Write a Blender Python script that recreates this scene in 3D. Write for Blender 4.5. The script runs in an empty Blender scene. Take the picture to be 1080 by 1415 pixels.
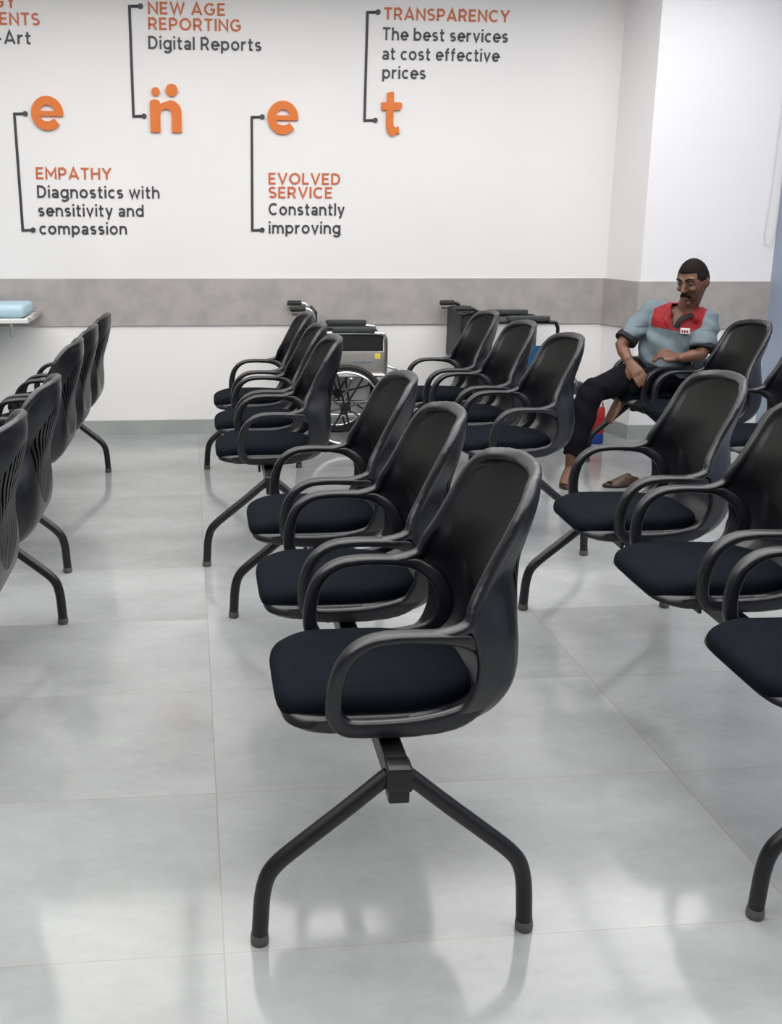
import bpy, bmesh, math, random
from mathutils import Vector, Matrix, noise
random.seed(7)
C = bpy.context.scene.collection
SC = bpy.context.scene
PI = math.pi

# ------------------------------------------------------------------ camera
yaw, pitch, roll = 0.0989033, 0.2369178, 0.0041130
cy, sy, cp, sp = math.cos(yaw), math.sin(yaw), math.cos(pitch), math.sin(pitch)
fw = Vector((sy*cp, cy*cp, -sp)); rt = Vector((cy, -sy, 0)); up = rt.cross(fw)
r2 = rt*math.cos(roll) + up*math.sin(roll); u2 = up*math.cos(roll) - rt*math.sin(roll)
cam_d = bpy.data.cameras.new('camera'); cam = bpy.data.objects.new('camera', cam_d); C.objects.link(cam)
M = Matrix((r2, u2, -fw)).transposed().to_4x4(); M.translation = Vector((-0.04398, -1.79342, 1.40211))
cam.matrix_world = M
cam_d.sensor_fit = 'VERTICAL'; cam_d.sensor_height = 36; cam_d.sensor_width = 36*1080/1415
cam_d.lens = 1447.484/1415*36; cam_d.shift_x = (540-405.70)/1415; cam_d.shift_y = (657.78-707.5)/1415; cam_d.clip_start = 0.05
SC.camera = cam

# ------------------------------------------------------------------ light, exposure
w = bpy.data.worlds.new('world'); SC.world = w; w.use_nodes = True
w.node_tree.nodes['Background'].inputs[0].default_value = (0.93, 0.96, 1.0, 1)
w.node_tree.nodes['Background'].inputs[1].default_value = 0.14
SC.view_settings.view_transform = 'Standard'; SC.view_settings.look = 'None'
SC.view_settings.gamma = 1; SC.view_settings.use_curve_mapping = False
SC.view_settings.exposure = 0.0
PANEL = 3.85                                 # emission of the ceiling panels
CEIL = 3.0
LIGHTS = [(x, y) for y in (3.80, 2.50, 1.14, -0.24, -1.62) for x in (-2.02, -0.74, 0.54, 1.82, 3.10)]

# ------------------------------------------------------------------ materials
def mat(name, col, rough=0.5, metal=0.0, var=0.0, vscale=8.0, bump=0.0, bscale=200.0, spec=0.5, sheen=0.0, col2=None):
    m = bpy.data.materials.new(name); m.use_nodes = True
    nt = m.node_tree; b = nt.nodes['Principled BSDF']
    b.inputs['Roughness'].default_value = rough; b.inputs['Metallic'].default_value = metal
    b.inputs['Specular IOR Level'].default_value = spec
    if sheen: b.inputs['Sheen Weight'].default_value = sheen
    tc = nt.nodes.new('ShaderNodeTexCoord')
    nz = nt.nodes.new('ShaderNodeTexNoise'); nz.inputs['Scale'].default_value = vscale; nz.inputs['Detail'].default_value = 5
    nt.links.new(tc.outputs['Object'], nz.inputs['Vector'])
    mx = nt.nodes.new('ShaderNodeMix'); mx.data_type = 'RGBA'
    c2 = col2 if col2 else tuple(c*(1-var) for c in col)
    mx.inputs[6].default_value = (*col, 1); mx.inputs[7].default_value = (*c2, 1)
    rp = nt.nodes.new('ShaderNodeMapRange'); rp.inputs[1].default_value = 0.35; rp.inputs[2].default_value = 0.65
    nt.links.new(nz.outputs['Fac'], rp.inputs[0]); nt.links.new(rp.outputs[0], mx.inputs[0])
    nt.links.new(mx.outputs[2], b.inputs['Base Color'])
    if bump:
        n2 = nt.nodes.new('ShaderNodeTexNoise'); n2.inputs['Scale'].default_value = bscale; n2.inputs['Detail'].default_value = 3
        nt.links.new(tc.outputs['Object'], n2.inputs['Vector'])
        bp = nt.nodes.new('ShaderNodeBump'); bp.inputs['Strength'].default_value = bump; bp.inputs['Distance'].default_value = 0.004
        nt.links.new(n2.outputs['Fac'], bp.inputs['Height']); nt.links.new(bp.outputs[0], b.inputs['Normal'])
    return m

M_wall = mat('white_paint', (0.80, 0.785, 0.775), 0.55, var=0.03, vscale=1.5, bump=0.05, bscale=60)
M_pillar = mat('white_pillar_paint', (0.84, 0.82, 0.83), 0.5, var=0.02, vscale=1.5)
M_blue = mat('blue_grey_paint', (0.30, 0.345, 0.45), 0.5, var=0.06, vscale=2)
M_band = mat('concrete_laminate', (0.405, 0.375, 0.355), 0.5, var=0.22, vscale=9, col2=(0.33, 0.315, 0.295))
M_base = mat('grey_tile_skirting', (0.36, 0.38, 0.37), 0.25, var=0.1, vscale=6)
M_ceil = mat('ceiling_white', (0.82, 0.82, 0.82), 0.8, var=0.02)
M_plastic = mat('black_plastic', (0.0062, 0.0065, 0.0095), 0.34, var=0.15, vscale=20, bump=0.05, bscale=500, spec=0.66)
M_panel = mat('charcoal_back_fabric', (0.0090, 0.0092, 0.0086), 0.62, var=0.2, vscale=300, bump=0.2, bscale=900, spec=0.3)
M_seat = mat('navy_black_seat_fabric', (0.0031, 0.0056, 0.0096), 0.85, var=0.25, vscale=30, bump=0.3, bscale=700, spec=0.08)
M_metal = mat('black_powder_coat', (0.007, 0.007, 0.0085), 0.36, var=0.1, vscale=30)
M_glide = mat('grey_plastic_glide', (0.10, 0.095, 0.09), 0.5, var=0.15)
M_chrome = mat('chrome', (0.75, 0.75, 0.76), 0.18, 1.0, var=0.05)
M_steel = mat('brushed_steel', (0.56, 0.54, 0.50), 0.38, 0.85, var=0.15, vscale=14)
M_vinyl = mat('black_vinyl', (0.007, 0.007, 0.009), 0.55, var=0.2, vscale=20, bump=0.2, bscale=60)
M_pad = mat('dark_grey_foam', (0.035, 0.04, 0.042), 0.6, var=0.2, vscale=30)
M_rubber = mat('black_rubber', (0.018, 0.018, 0.018), 0.7, var=0.2)
M_bluepl = mat('blue_panel', (0.008, 0.075, 0.21), 0.45, var=0.2, vscale=10)
M_yellow = mat('yellow_sticker', (0.75, 0.60, 0.06), 0.5, var=0.1, vscale=60)
M_ink = mat('faded_blue_print', (0.16, 0.19, 0.27), 0.5, var=0.2, vscale=60)
M_orange = mat('orange_lettering', (0.70, 0.165, 0.016), 0.45, var=0.04)
M_rust = mat('rust_orange_lettering', (0.56, 0.135, 0.045), 0.5, var=0.06)
M_dark = mat('charcoal_lettering', (0.045, 0.043, 0.055), 0.5, var=0.1)
M_matt = mat('pale_blue_vinyl', (0.44, 0.60, 0.70), 0.5, var=0.12, vscale=10)
M_white = mat('white_enamel', (0.72, 0.72, 0.71), 0.35, var=0.04)
M_skin = mat('brown_skin', (0.165, 0.074, 0.043), 0.5, var=0.25, vscale=25, bump=0.08, bscale=150)
M_hair = mat('dark_hair', (0.016, 0.009, 0.009), 0.8, var=0.5, vscale=120, bump=0.6, bscale=400, spec=0.15)
M_shirt = mat('grey_blue_cotton', (0.150, 0.195, 0.222), 0.8, var=0.18, vscale=14, bump=0.5, bscale=22)
M_red = mat('red_cotton', (0.27, 0.005, 0.011), 0.75, var=0.3, vscale=14, bump=0.4, bscale=22)
M_cuff = mat('black_cotton_and_collar_shade', (0.010, 0.010, 0.013), 0.85, var=0.2)
M_trouser = mat('navy_black_trouser_cloth', (0.0035, 0.0035, 0.0065), 0.9, var=0.3, vscale=12, bump=0.5, bscale=25, spec=0.15)
M_leather = mat('brown_leather', (0.085, 0.045, 0.030), 0.5, var=0.4, vscale=40)
M_sole = mat('dark_brown_sole', (0.025, 0.016, 0.012), 0.7, var=0.2)
M_redbag = mat('red_bag', (0.36, 0.010, 0.010), 0.5, var=0.2, vscale=20)
M_bluebag = mat('blue_bag', (0.010, 0.055, 0.30), 0.5, var=0.2, vscale=20)
M_eye = mat('brow_shaded_eye_white', (0.085, 0.055, 0.042), 0.7, var=0.05)  # eye whites made dark: the brow's shade is put into their colour
M_iris = mat('dark_iris', (0.01, 0.007, 0.005), 0.6, var=0.05)
M_lip = mat('lip', (0.12, 0.045, 0.035), 0.5, var=0.1)
M_cord = mat('white_cord', (0.66, 0.65, 0.64), 0.5, var=0.05)

def mat_light():
    m = bpy.data.materials.new('lit_led_diffuser'); m.use_nodes = True
    b = m.node_tree.nodes['Principled BSDF']
    b.inputs['Emission Color'].default_value = (1.0, 0.985, 0.96, 1); b.inputs['Emission Strength'].default_value = PANEL
    return m
M_led = mat_light()

def mat_floor():
    m = bpy.data.materials.new('grey_concrete_tile'); m.use_nodes = True
    nt = m.node_tree; N = nt.nodes; L = nt.links; b = N['Principled BSDF']
    tc = N.new('ShaderNodeTexCoord'); sx = N.new('ShaderNodeSeparateXYZ'); L.new(tc.outputs['Object'], sx.inputs[0])
    def math_(op, a, v=None, v2=None):
        n = N.new('ShaderNodeMath'); n.operation = op
        for k, q in enumerate((a, v, v2)):
            if q is None: continue
            if isinstance(q, (int, float)): n.inputs[k].default_value = q
            else: L.new(q, n.inputs[k])
        return n.outputs[0]
    TX, TY = 1.2, 0.6
    fx = math_('DIVIDE', sx.outputs[0], TX); fy = math_('DIVIDE', sx.outputs[1], TY)
    ix = math_('FLOOR', fx); iy = math_('FLOOR', fy)
    ex = math_('MULTIPLY', math_('ABSOLUTE', math_('SUBTRACT', fx, math_('ROUND', fx))), TX)
    ey = math_('MULTIPLY', math_('ABSOLUTE', math_('SUBTRACT', fy, math_('ROUND', fy))), TY)
    gx = math_('LESS_THAN', ex, 0.0016); gy = math_('LESS_THAN', ey, 0.0014)
    cx = N.new('ShaderNodeCombineXYZ'); L.new(ix, cx.inputs[0]); L.new(iy, cx.inputs[1])
    wn = N.new('ShaderNodeTexWhiteNoise'); wn.noise_dimensions = '2D'; L.new(cx.outputs[0], wn.inputs['Vector'])
    off = N.new('ShaderNodeVectorMath'); off.operation = 'MULTIPLY_ADD'
    L.new(wn.outputs['Color'], off.inputs[0]); off.inputs[1].default_value = (9, 9, 9); L.new(tc.outputs['Object'], off.inputs[2])
    mp = N.new('ShaderNodeMapping'); mp.inputs['Scale'].default_value = (1.0, 1.7, 1); L.new(off.outputs[0], mp.inputs[0])
    n1 = N.new('ShaderNodeTexNoise'); n1.inputs['Scale'].default_value = 1.7; n1.inputs['Detail'].default_value = 7; n1.inputs['Roughness'].default_value = 0.58
    L.new(mp.outputs[0], n1.inputs['Vector'])
    n2 = N.new('ShaderNodeTexNoise'); n2.inputs['Scale'].default_value = 26; n2.inputs['Detail'].default_value = 4; L.new(mp.outputs[0], n2.inputs['Vector'])
    v = math_('ADD', math_('MULTIPLY', n1.outputs['Fac'], 0.85), math_('MULTIPLY', n2.outputs['Fac'], 0.15))
    rp = N.new('ShaderNodeValToRGB'); L.new(v, rp.inputs[0])
    e = rp.color_ramp.elements
    e[0].position = 0.30; e[0].color = (0.245, 0.254, 0.253, 1); e[1].position = 0.68; e[1].color = (0.372, 0.384, 0.386, 1)
    mx = N.new('ShaderNodeMix'); mx.data_type = 'RGBA'; mx.inputs[7].default_value = (0.25, 0.215, 0.19, 1)
    L.new(rp.outputs[0], mx.inputs[6])
    gl = math_('MAXIMUM', math_('MULTIPLY', gx, 0.75), math_('MULTIPLY', gy, 0.5)); L.new(gl, mx.inputs[0])
    L.new(mx.outputs[2], b.inputs['Base Color'])
    rr = math_('ADD', math_('MULTIPLY', n1.outputs['Fac'], 0.08), 0.07); L.new(rr, b.inputs['Roughness'])
    b.inputs['Specular IOR Level'].default_value = 0.42
    bp = N.new('ShaderNodeBump'); bp.inputs['Strength'].default_value = 0.04; bp.inputs['Distance'].default_value = 0.002
    L.new(n2.outputs['Fac'], bp.inputs['Height']); L.new(bp.outputs[0], b.inputs['Normal'])
    return m
M_floor = mat_floor()

def mat_shell():
    """black plastic whose back carries fine wavy grooves in a zone behind the small of the back"""
    m = mat('black_plastic_grooved', (0.0062, 0.0065, 0.0095), 0.34, var=0.15, vscale=20, spec=0.62)
    nt = m.node_tree; N = nt.nodes; L = nt.links; b = N['Principled BSDF']
    tc = N.new('ShaderNodeTexCoord'); sx = N.new('ShaderNodeSeparateXYZ'); L.new(tc.outputs['Object'], sx.inputs[0])
    def mt(op, a, v=None):
        n = N.new('ShaderNodeMath'); n.operation = op
        for k, q in enumerate((a, v)):
            if q is None: continue
            if isinstance(q, (int, float)): n.inputs[k].default_value = q
            else: L.new(q, n.inputs[k])
        return n.outputs[0]
    y, z = sx.outputs[1], sx.outputs[2]
    # wavy lines that run upright and sway with height
    ph = mt('ADD', mt('MULTIPLY', y, 330.0), mt('MULTIPLY', mt('SINE', mt('MULTIPLY', z, 26.0)), 3.2))
    wv = mt('SINE', ph)
    yy = mt('DIVIDE', y, 0.165); zz = mt('DIVIDE', mt('SUBTRACT', z, 0.665), 0.165)
    msk = mt('LESS_THAN', mt('ADD', mt('MULTIPLY', yy, yy), mt('MULTIPLY', zz, zz)), 1.0)
    sn = N.new('ShaderNodeSeparateXYZ'); L.new(tc.outputs['Normal'], sn.inputs[0])
    msk = mt('MULTIPLY', msk, mt('GREATER_THAN', sn.outputs[0], 0.1))          # rear face only
    h = mt('MULTIPLY', mt('GREATER_THAN', wv, 0.1), msk)
    sp2 = mt('MULTIPLY', mt('SUBTRACT', 1.0, h), 0.7); L.new(sp2, b.inputs['Specular IOR Level'])
    bp = N.new('ShaderNodeBump'); bp.inputs['Strength'].default_value = 1.0; bp.inputs['Distance'].default_value = 0.004; bp.invert = True
    L.new(h, bp.inputs['Height']); L.new(bp.outputs[0], b.inputs['Normal'])
    old = b.inputs['Base Color'].links[0].from_socket
    mx = N.new('ShaderNodeMix'); mx.data_type = 'RGBA'; mx.inputs[7].default_value = (0.0015, 0.0015, 0.002, 1)
    L.new(old, mx.inputs[6]); L.new(h, mx.inputs[0]); L.new(mx.outputs[2], b.inputs['Base Color'])
    return m
M_shell = mat_shell()

# ------------------------------------------------------------------ mesh helpers
class MB:
    def __init__(self): self.v = []; self.f = []
    def add(self, v, f):
        n = len(self.v); self.v += [Vector(q) for q in v]; self.f += [tuple(i+n for i in q) for q in f]; return self
    def loft(self, rings, caps=True, loop=False):
        n = len(rings[0]); v = [p for r in rings for p in r]; f = []
        R = len(rings)
        for i in range(R if loop else R-1):
            j = (i+1) % R
            for k in range(n):
                k2 = (k+1) % n
                f.append((i*n+k, i*n+k2, j*n+k2, j*n+k))
        if caps and not loop:
            f.append(tuple(reversed(range(n)))); f.append(tuple((R-1)*n+k for k in range(n)))
        return self.add(v, f)
    def tube(self, pts, rad, seg=12, loop=False, up=None, sq=2.0):
        """sweep an ellipse / superellipse (rad = r or (r_side, r_up), per point or constant) along pts"""
        pts = [Vector(p) for p in pts]; n = len(pts); rings = []
        prev = None
        for i, p in enumerate(pts):
            if loop: t = (pts[(i+1) % n]-pts[i-1])
            else: t = pts[min(i+1, n-1)]-pts[max(i-1, 0)]
            t.normalize()
            ref = Vector(up[i]) if isinstance(up, list) else Vector(up) if up is not None else (prev if prev is not None else (Vector((0, 0, 1)) if abs(t.z) < 0.9 else Vector((1, 0, 0))))
            s = t.cross(ref)
            if s.length < 1e-6: s = t.cross(Vector((0.3, 1, 0.2)))
            s.normalize(); u = s.cross(t).normalized(); prev = u
            r = rad[i] if isinstance(rad, list) else rad
            a, b = r if isinstance(r, tuple) else (r, r)
            ring = []
            for k in range(seg):
                th = 2*PI*k/seg; c, q = math.cos(th), math.sin(th)
                c = math.copysign(abs(c)**(2/sq), c); q = math.copysign(abs(q)**(2/sq), q)
                ring.append(p + s*(a*c) + u*(b*q))
            rings.append(ring)
        return self.loft(rings, loop=loop)
    def box(self, c, s, bev=0.0, rot=None):
        bm = bmesh.new(); bmesh.ops.create_cube(bm, size=1)
        for v in bm.verts: v.co = Vector((v.co.x*s[0], v.co.y*s[1], v.co.z*s[2]))
        if bev: bmesh.ops.bevel(bm, geom=bm.edges[:], offset=bev, segments=3, profile=0.6, affect='EDGES')
        for v in bm.verts:
            if rot is not None: v.co = rot @ v.co
            v.co += Vector(c)
        bm.verts.index_update()
        self.add([v.co.copy() for v in bm.verts], [tuple(v.index for v in f.verts) for f in bm.faces]); bm.free(); return self
    def ball(self, c, r, seg=20, rings=12, rot=None, fn=None):
        v = []; f = []
        r = r if isinstance(r, tuple) else (r, r, r)
        v.append((0, 0, 1))
        for i in range(1, rings):
            a = PI*i/rings
            for k in range(seg):
                b = 2*PI*k/seg; v.append((math.sin(a)*math.cos(b), math.sin(a)*math.sin(b), math.cos(a)))
        v.append((0, 0, -1))
        for k in range(seg): f.append((0, 1+k, 1+(k+1) % seg))
        for i in range(rings-2):
            for k in range(seg):
                a = 1+i*seg; f.append((a+k, a+seg+k, a+seg+(k+1) % seg, a+(k+1) % seg))
        l = len(v)-1; a = 1+(rings-2)*seg
        for k in range(seg): f.append((l, a+(k+1) % seg, a+k))
        o = []
        for q in v:
            p = Vector(q)
            if fn: p = fn(p)
            p = Vector((p.x*r[0], p.y*r[1], p.z*r[2]))
            if rot is not None: p = rot @ p
            o.append(p+Vector(c))
        return self.add(o, f)
    def disc(self, c, axis, r, h, seg=24):
        ax = Vector(axis).normalized()
        return self.tube([Vector(c)-ax*h/2, Vector(c)+ax*h/2], r, seg)
    def torus(self, c, axis, R, r, seg=40, rs=10):
        ax = Vector(axis).normalized(); a = ax.cross(Vector((0.1, 0.2, 1))).normalized(); b = ax.cross(a)
        return self.tube([Vector(c)+a*(R*math.cos(2*PI*k/seg))+b*(R*math.sin(2*PI*k/seg)) for k in range(seg)], r, rs, loop=True, up=ax)
    def mesh(self, name, smooth=True, angle=None):
        me = bpy.data.meshes.new(name); me.from_pydata([tuple(q) for q in self.v], [], self.f); me.validate()
        bm = bmesh.new(); bm.from_mesh(me); bmesh.ops.recalc_face_normals(bm, faces=bm.faces[:])
        lim = math.radians(angle if angle else 42)
        for e in bm.edges:
            if len(e.link_faces) == 2 and e.calc_face_angle(0) > lim: e.smooth = False
        for f in bm.faces: f.smooth = smooth
        bm.to_mesh(me); bm.free()
        return me

def link(name, me, m, parent=None, mats=None):
    o = bpy.data.objects.new(name, me); C.objects.link(o)
    if not me.materials:
        for q in ([m] if mats is None else mats): me.materials.append(q)
    if parent is not None: o.parent = parent
    return o
def part(name, mb, m, parent, **k): return link(name, mb.mesh(name, **k), m, parent)
def voxel(mb, name, size, it=4, fac=0.5):
    me = mb.mesh(name); o = bpy.data.objects.new('temp', me); C.objects.link(o)
    a = o.modifiers.new('r', 'REMESH'); a.mode = 'VOXEL'; a.voxel_size = size
    b = o.modifiers.new('s', 'SMOOTH'); b.iterations = it; b.factor = fac
    dg = bpy.context.evaluated_depsgraph_get(); dg.update()
    r = bpy.data.meshes.new_from_object(o.evaluated_get(dg)); r.name = name
    bpy.data.objects.remove(o); bpy.data.meshes.remove(me)
    for p in r.polygons: p.use_smooth = True
    r.materials.clear()
    return r
def thing(name, label, cat, loc=(0, 0, 0), rz=0, group=None):
    o = bpy.data.objects.new(name, None); C.objects.link(o); o.location = loc; o.rotation_euler = (0, 0, rz)
    o.empty_display_size = 0.1
    o['label'] = label; o['category'] = cat
    if group: o['group'] = group
    return o
def tag(o, label, cat, group=None):
    o['label'] = label; o['category'] = cat
    if group: o['group'] = group
    return o
def struct(name, mb, m, **k):
    o = link(name, mb.mesh(name, **k), m); o['kind'] = 'structure'; return o
def dup(root, loc, label):
    r = root.copy(); C.objects.link(r); r.location = loc; r['label'] = label
    for ch in list(root.children):
        c = ch.copy(); C.objects.link(c); c.parent = r
        for g in list(ch.children):
            d = g.copy(); C.objects.link(d); d.parent = c
    return r
def cr(pts, n=6, loop=False):
    """Catmull-Rom through tuples of any length"""
    P = [list(p) for p in pts]; out = []; N = len(P)
    for i in range(N if loop else N-1):
        a, b, c, d = (P[(i-1) % N], P[i], P[(i+1) % N], P[(i+2) % N]) if loop else (P[max(i-1, 0)], P[i], P[i+1], P[min(i+2, N-1)])
        for k in range(n):
            t = k/n
            out.append(tuple(0.5*(2*b[j]+(c[j]-a[j])*t+(2*a[j]-5*b[j]+4*c[j]-d[j])*t*t+(3*b[j]-a[j]-3*c[j]+d[j])*t**3) for j in range(len(b))))
    if not loop: out.append(tuple(P[-1]))
    return out
def sstep(a, b, x):
    t = min(1, max(0, (x-a)/(b-a))); return t*t*(3-2*t)

# ------------------------------------------------------------------ room
WY = 5.28; PX0, PX, PY = 2.80, 2.865, 4.85; RX = 3.753
struct('floor', MB().box((0, 0.4, -0.05), (9.0, 11.0, 0.1)), M_floor)
struct('ceiling', MB().box((0, 0.4, CEIL+0.05), (9.0, 11.0, 0.1)), M_ceil)
struct('wall_back', MB().box((-0.6, WY+0.1, CEIL/2), (7.8, 0.2, CEIL)), M_wall)
def prism(pl, z0, z1): return MB().loft([[(x, y, z0) for x, y in pl], [(x, y, z1) for x, y in pl]])
struct('pillar', prism([(PX0, WY+0.05), (PX, PY), (RX, PY), (RX, WY+0.05)], 0, CEIL), M_pillar)
struct('wall_right', MB().box((RX+0.1, 1.6, CEIL/2), (0.2, 8.4, CEIL)), M_blue)
def trim_run(name, z0, z1, m, t=0.012):
    pl = [(-4.4, WY), (PX0, WY), (PX, PY), (RX, PY), (RX, PY-t), (PX-t*1.1, PY-t), (PX0-t, WY-t), (-4.4, WY-t)]
    return struct(name, prism(pl, z0, z1), m, angle=20)
trim_run('trim_1', 0.735, 1.043, M_band)
trim_run('baseboard_back', 0, 0.098, M_base)

# ceiling lights (above the frame; they light the room and gleam on the floor)
lt = thing('ceiling_light', 'square recessed LED ceiling panel with white frame', 'ceiling light', (LIGHTS[0][0], LIGHTS[0][1], CEIL), group='square ceiling panels')
b = MB()
for s in (-1, 1):
    b.box((0, s*0.6, -0.012), (1.23, 0.03, 0.024), 0.003); b.box((s*0.6, 0, -0.012), (0.03, 1.17, 0.024), 0.003)
part('frame', b, M_white, lt); part('diffuser', MB().box((0, 0, -0.008), (1.17, 1.17, 0.012)), M_led, lt)
for x, y in LIGHTS[1:]: dup(lt, (x, y, CEIL), 'square recessed LED ceiling panel with white frame')

# ------------------------------------------------------------------ wall lettering
FONT_Y = WY - 0.0005
H_ = 0.075                                   # half stroke, cap height 1
def A_(cx, cz, rx, rz, a0, a1, n=14): return [(cx+rx*math.cos(math.radians(a0+(a1-a0)*k/n)), cz+rz*math.sin(math.radians(a0+(a1-a0)*k/n))) for k in range(n+1)]
bowl = A_(.36, .36, .285, .290, 0, 360, 26)
S_ = lambda w_, t, m: A_(w_/2, t-.075-(t-m)/2+.037, w_/2-.085, (t-m)/2-.037, 35, 270, 12)+A_(w_/2, m/2+.037, w_/2-.075, m/2-.037, 90, -145, 12)
GL = {
 'A': (.88, [[(.06, 0), (.44, .97), (.82, 0)], [(.19, .27), (.69, .27)]]), 'C': (.86, [A_(.47, .5, .39, .425, 48, 312, 22)]),
 'D': (.80, [[(.075, .925), (.075, .075), (.33, .075)]+A_(.33, .5, .385, .425, -90, 90, 16)+[(.075, .925)]]),
 'E': (.64, [[(.60, .925), (.075, .925), (.075, .075), (.61, .075)], [(.075, .5), (.55, .5)]]),
 'G': (.92, [A_(.47, .5, .39, .425, 48, 318, 22)+[(.80, .30), (.80, .47), (.50, .47)]]), 'H': (.78, [[(.075, 0), (.075, 1)], [(.70, 0), (.70, 1)], [(.075, .5), (.70, .5)]]),
 'I': (.15, [[(.075, 0), (.075, 1)]]), 'L': (.58, [[(.075, 1), (.075, .075), (.56, .075)]]), 'M': (.94, [[(.075, 0), (.075, .93), (.47, .32), (.865, .93), (.865, 0)]]),
 'N': (.80, [[(.075, 0), (.075, .92), (.725, .08), (.725, 1)]]), 'O': (.98, [A_(.49, .5, .41, .425, 0, 360, 30)]),
 'P': (.70, [[(.075, 0), (.075, .925), (.36, .925)]+A_(.36, .67, .26, .255, 90, -90, 12)+[(.075, .415)]]),
 'R': (.74, [[(.075, 0), (.075, .925), (.37, .925)]+A_(.37, .67, .26, .255, 90, -90, 12)+[(.075, .415)], [(.40, .415), (.66, 0)]]),
 'S': (.68, [S_(.68, 1, .5)]), 'T': (.72, [[(.02, .925), (.70, .925)], [(.36, 0), (.36, .925)]]), 'V': (.84, [[(.06, 1), (.42, .05), (.78, 1)]]),
 'W': (1.2, [[(.06, 1), (.34, .06), (.60, .95), (.86, .06), (1.14, 1)]]), 'Y': (.80, [[(.05, 1), (.40, .45), (.75, 1)], [(.40, .45), (.40, 0)]]),
 'a': (.60, [A_(.28, .205, .205, .14, 0, 360, 20), [(.525, 0), (.525, .44)]+A_(.29, .44, .235, .205, 0, 150, 12)]), 'b': (.72, [bowl, [(.075, 0), (.075, 1)]]), 'c': (.62, [A_(.36, .36, .285, .29, 50, 310, 20)]),
 'd': (.72, [bowl, [(.645, 0), (.645, 1)]]), 'e': (.70, [[(.075, .36), (.645, .36)]+A_(.36, .36, .285, .29, 0, 318, 24)]), 'f': (.42, [[(.17, 0), (.17, .74)]+A_(.36, .74, .19, .185, 180, 85, 8), [(.02, .645), (.39, .645)]]),
 'g': (.72, [bowl, [(.645, .72), (.645, -.02)]+A_(.36, -.02, .285, .21, 0, -150, 12)]), 'h': (.66, [[(.075, 0), (.075, 1)], A_(.33, .38, .255, .265, 180, 0, 14)+[(.585, 0)]]),
 'i': (.15, [[(.075, 0), (.075, .72)], [(.075, .86), (.075, 1.01)]]), 'l': (.15, [[(.075, 0), (.075, 1)]]),
 'm': (1.06, [[(.075, 0), (.075, .72)], A_(.30, .40, .225, .245, 180, 0, 12)+[(.525, 0)], A_(.75, .40, .225, .245, 180, 0, 12)+[(.975, 0)]]), 'n': (.66, [[(.075, 0), (.075, .72)], A_(.33, .38, .255, .265, 180, 0, 14)+[(.585, 0)]]),
 'o': (.72, [bowl]), 'p': (.72, [bowl, [(.075, -.23), (.075, .72)]]), 'r': (.44, [[(.075, 0), (.075, .72)], A_(.36, .36, .285, .285, 180, 80, 8)]), 's': (.56, [S_(.56, .72, .36)]),
 't': (.44, [[(.18, .93), (.18, .20)]+A_(.33, .20, .15, .13, 180, 300, 8), [(.02, .645), (.41, .645)]]), 'v': (.66, [[(.06, .72), (.33, .04), (.60, .72)]]), 'w': (.98, [[(.05, .72), (.27, .05), (.49, .68), (.71, .05), (.93, .72)]]),
 'y': (.66, [[(.06, .72), (.34, .02)], [(.60, .72), (.30, -.06)]+A_(.17, -.06, .13, .11, 0, -95, 6)]), '-': (.46, [[(.06, .36), (.40, .36)]]), ' ': (.20, []),
}
def ribbon(mb, pts, h, f, d):
    """flat stroke of half width h along pts, mitred; f maps glyph (x, z) to the wall"""
    n = len(pts); closed = math.dist(pts[0], pts[-1]) < 1e-6
    if closed: pts = pts[:-1]; n -= 1
    Lf, Rt = [], []
    for i, p in enumerate(pts):
        a = pts[i-1] if (i or closed) else None; c = pts[(i+1) % n] if (i < n-1 or closed) else None
        d1 = Vector((p[0]-a[0], p[1]-a[1])).normalized() if a else None
        d2 = Vector((c[0]-p[0], c[1]-p[1])).normalized() if c else None
        d1 = d1 or d2; d2 = d2 or d1
        n1 = Vector((-d1.y, d1.x)); n2 = Vector((-d2.y, d2.x)); m = (n1+n2)
        m = m.normalized() if m.length > 1e-4 else n1
        k = h/max(0.45, m.dot(n1)); Lf.append((p[0]+m.x*k, p[1]+m.y*k)); Rt.append((p[0]-m.x*k, p[1]-m.y*k))
    v = []; fc = []
    for l, r in zip(Lf, Rt):
        for q in (l, r):
            x, z = f(q); v.append((x, FONT_Y, z))
        for q in (l, r):
            x, z = f(q); v.append((x, FONT_Y-d, z))
    for i in range(n if closed else n-1):
        a, c = 4*i, 4*((i+1) % n)
        fc += [(a+2, a+3, c+3, c+2), (a, c, c+1, a+1), (a, a+2, c+2, c), (a+1, c+1, c+3, a+3)]
    if not closed: fc += [(0, 1, 3, 2), (4*n-4, 4*n-2, 4*n-1, 4*n-3)]
    mb.add(v, fc)
def text_mesh(t_, x0, z0, width=None, cap=0.08, weight=1.0, right=False, depth=0.004):
    x = 0.0; items = []
    for ch in t_:
        w_, st = GL[ch]; items.append((x, st)); x += w_+0.17
    tot = x-0.17; kx = cap if width is None else width/tot
    if right: x0 = x0-tot*kx
    mb = MB(); j = 0
    for ox, st in items:
        for k in st:
            j += 1; ribbon(mb, k, H_*weight, lambda q: (x0+(q[0]+ox)*kx, z0+q[1]*cap), depth+0.0002*(j % 3))
    return mb
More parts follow.
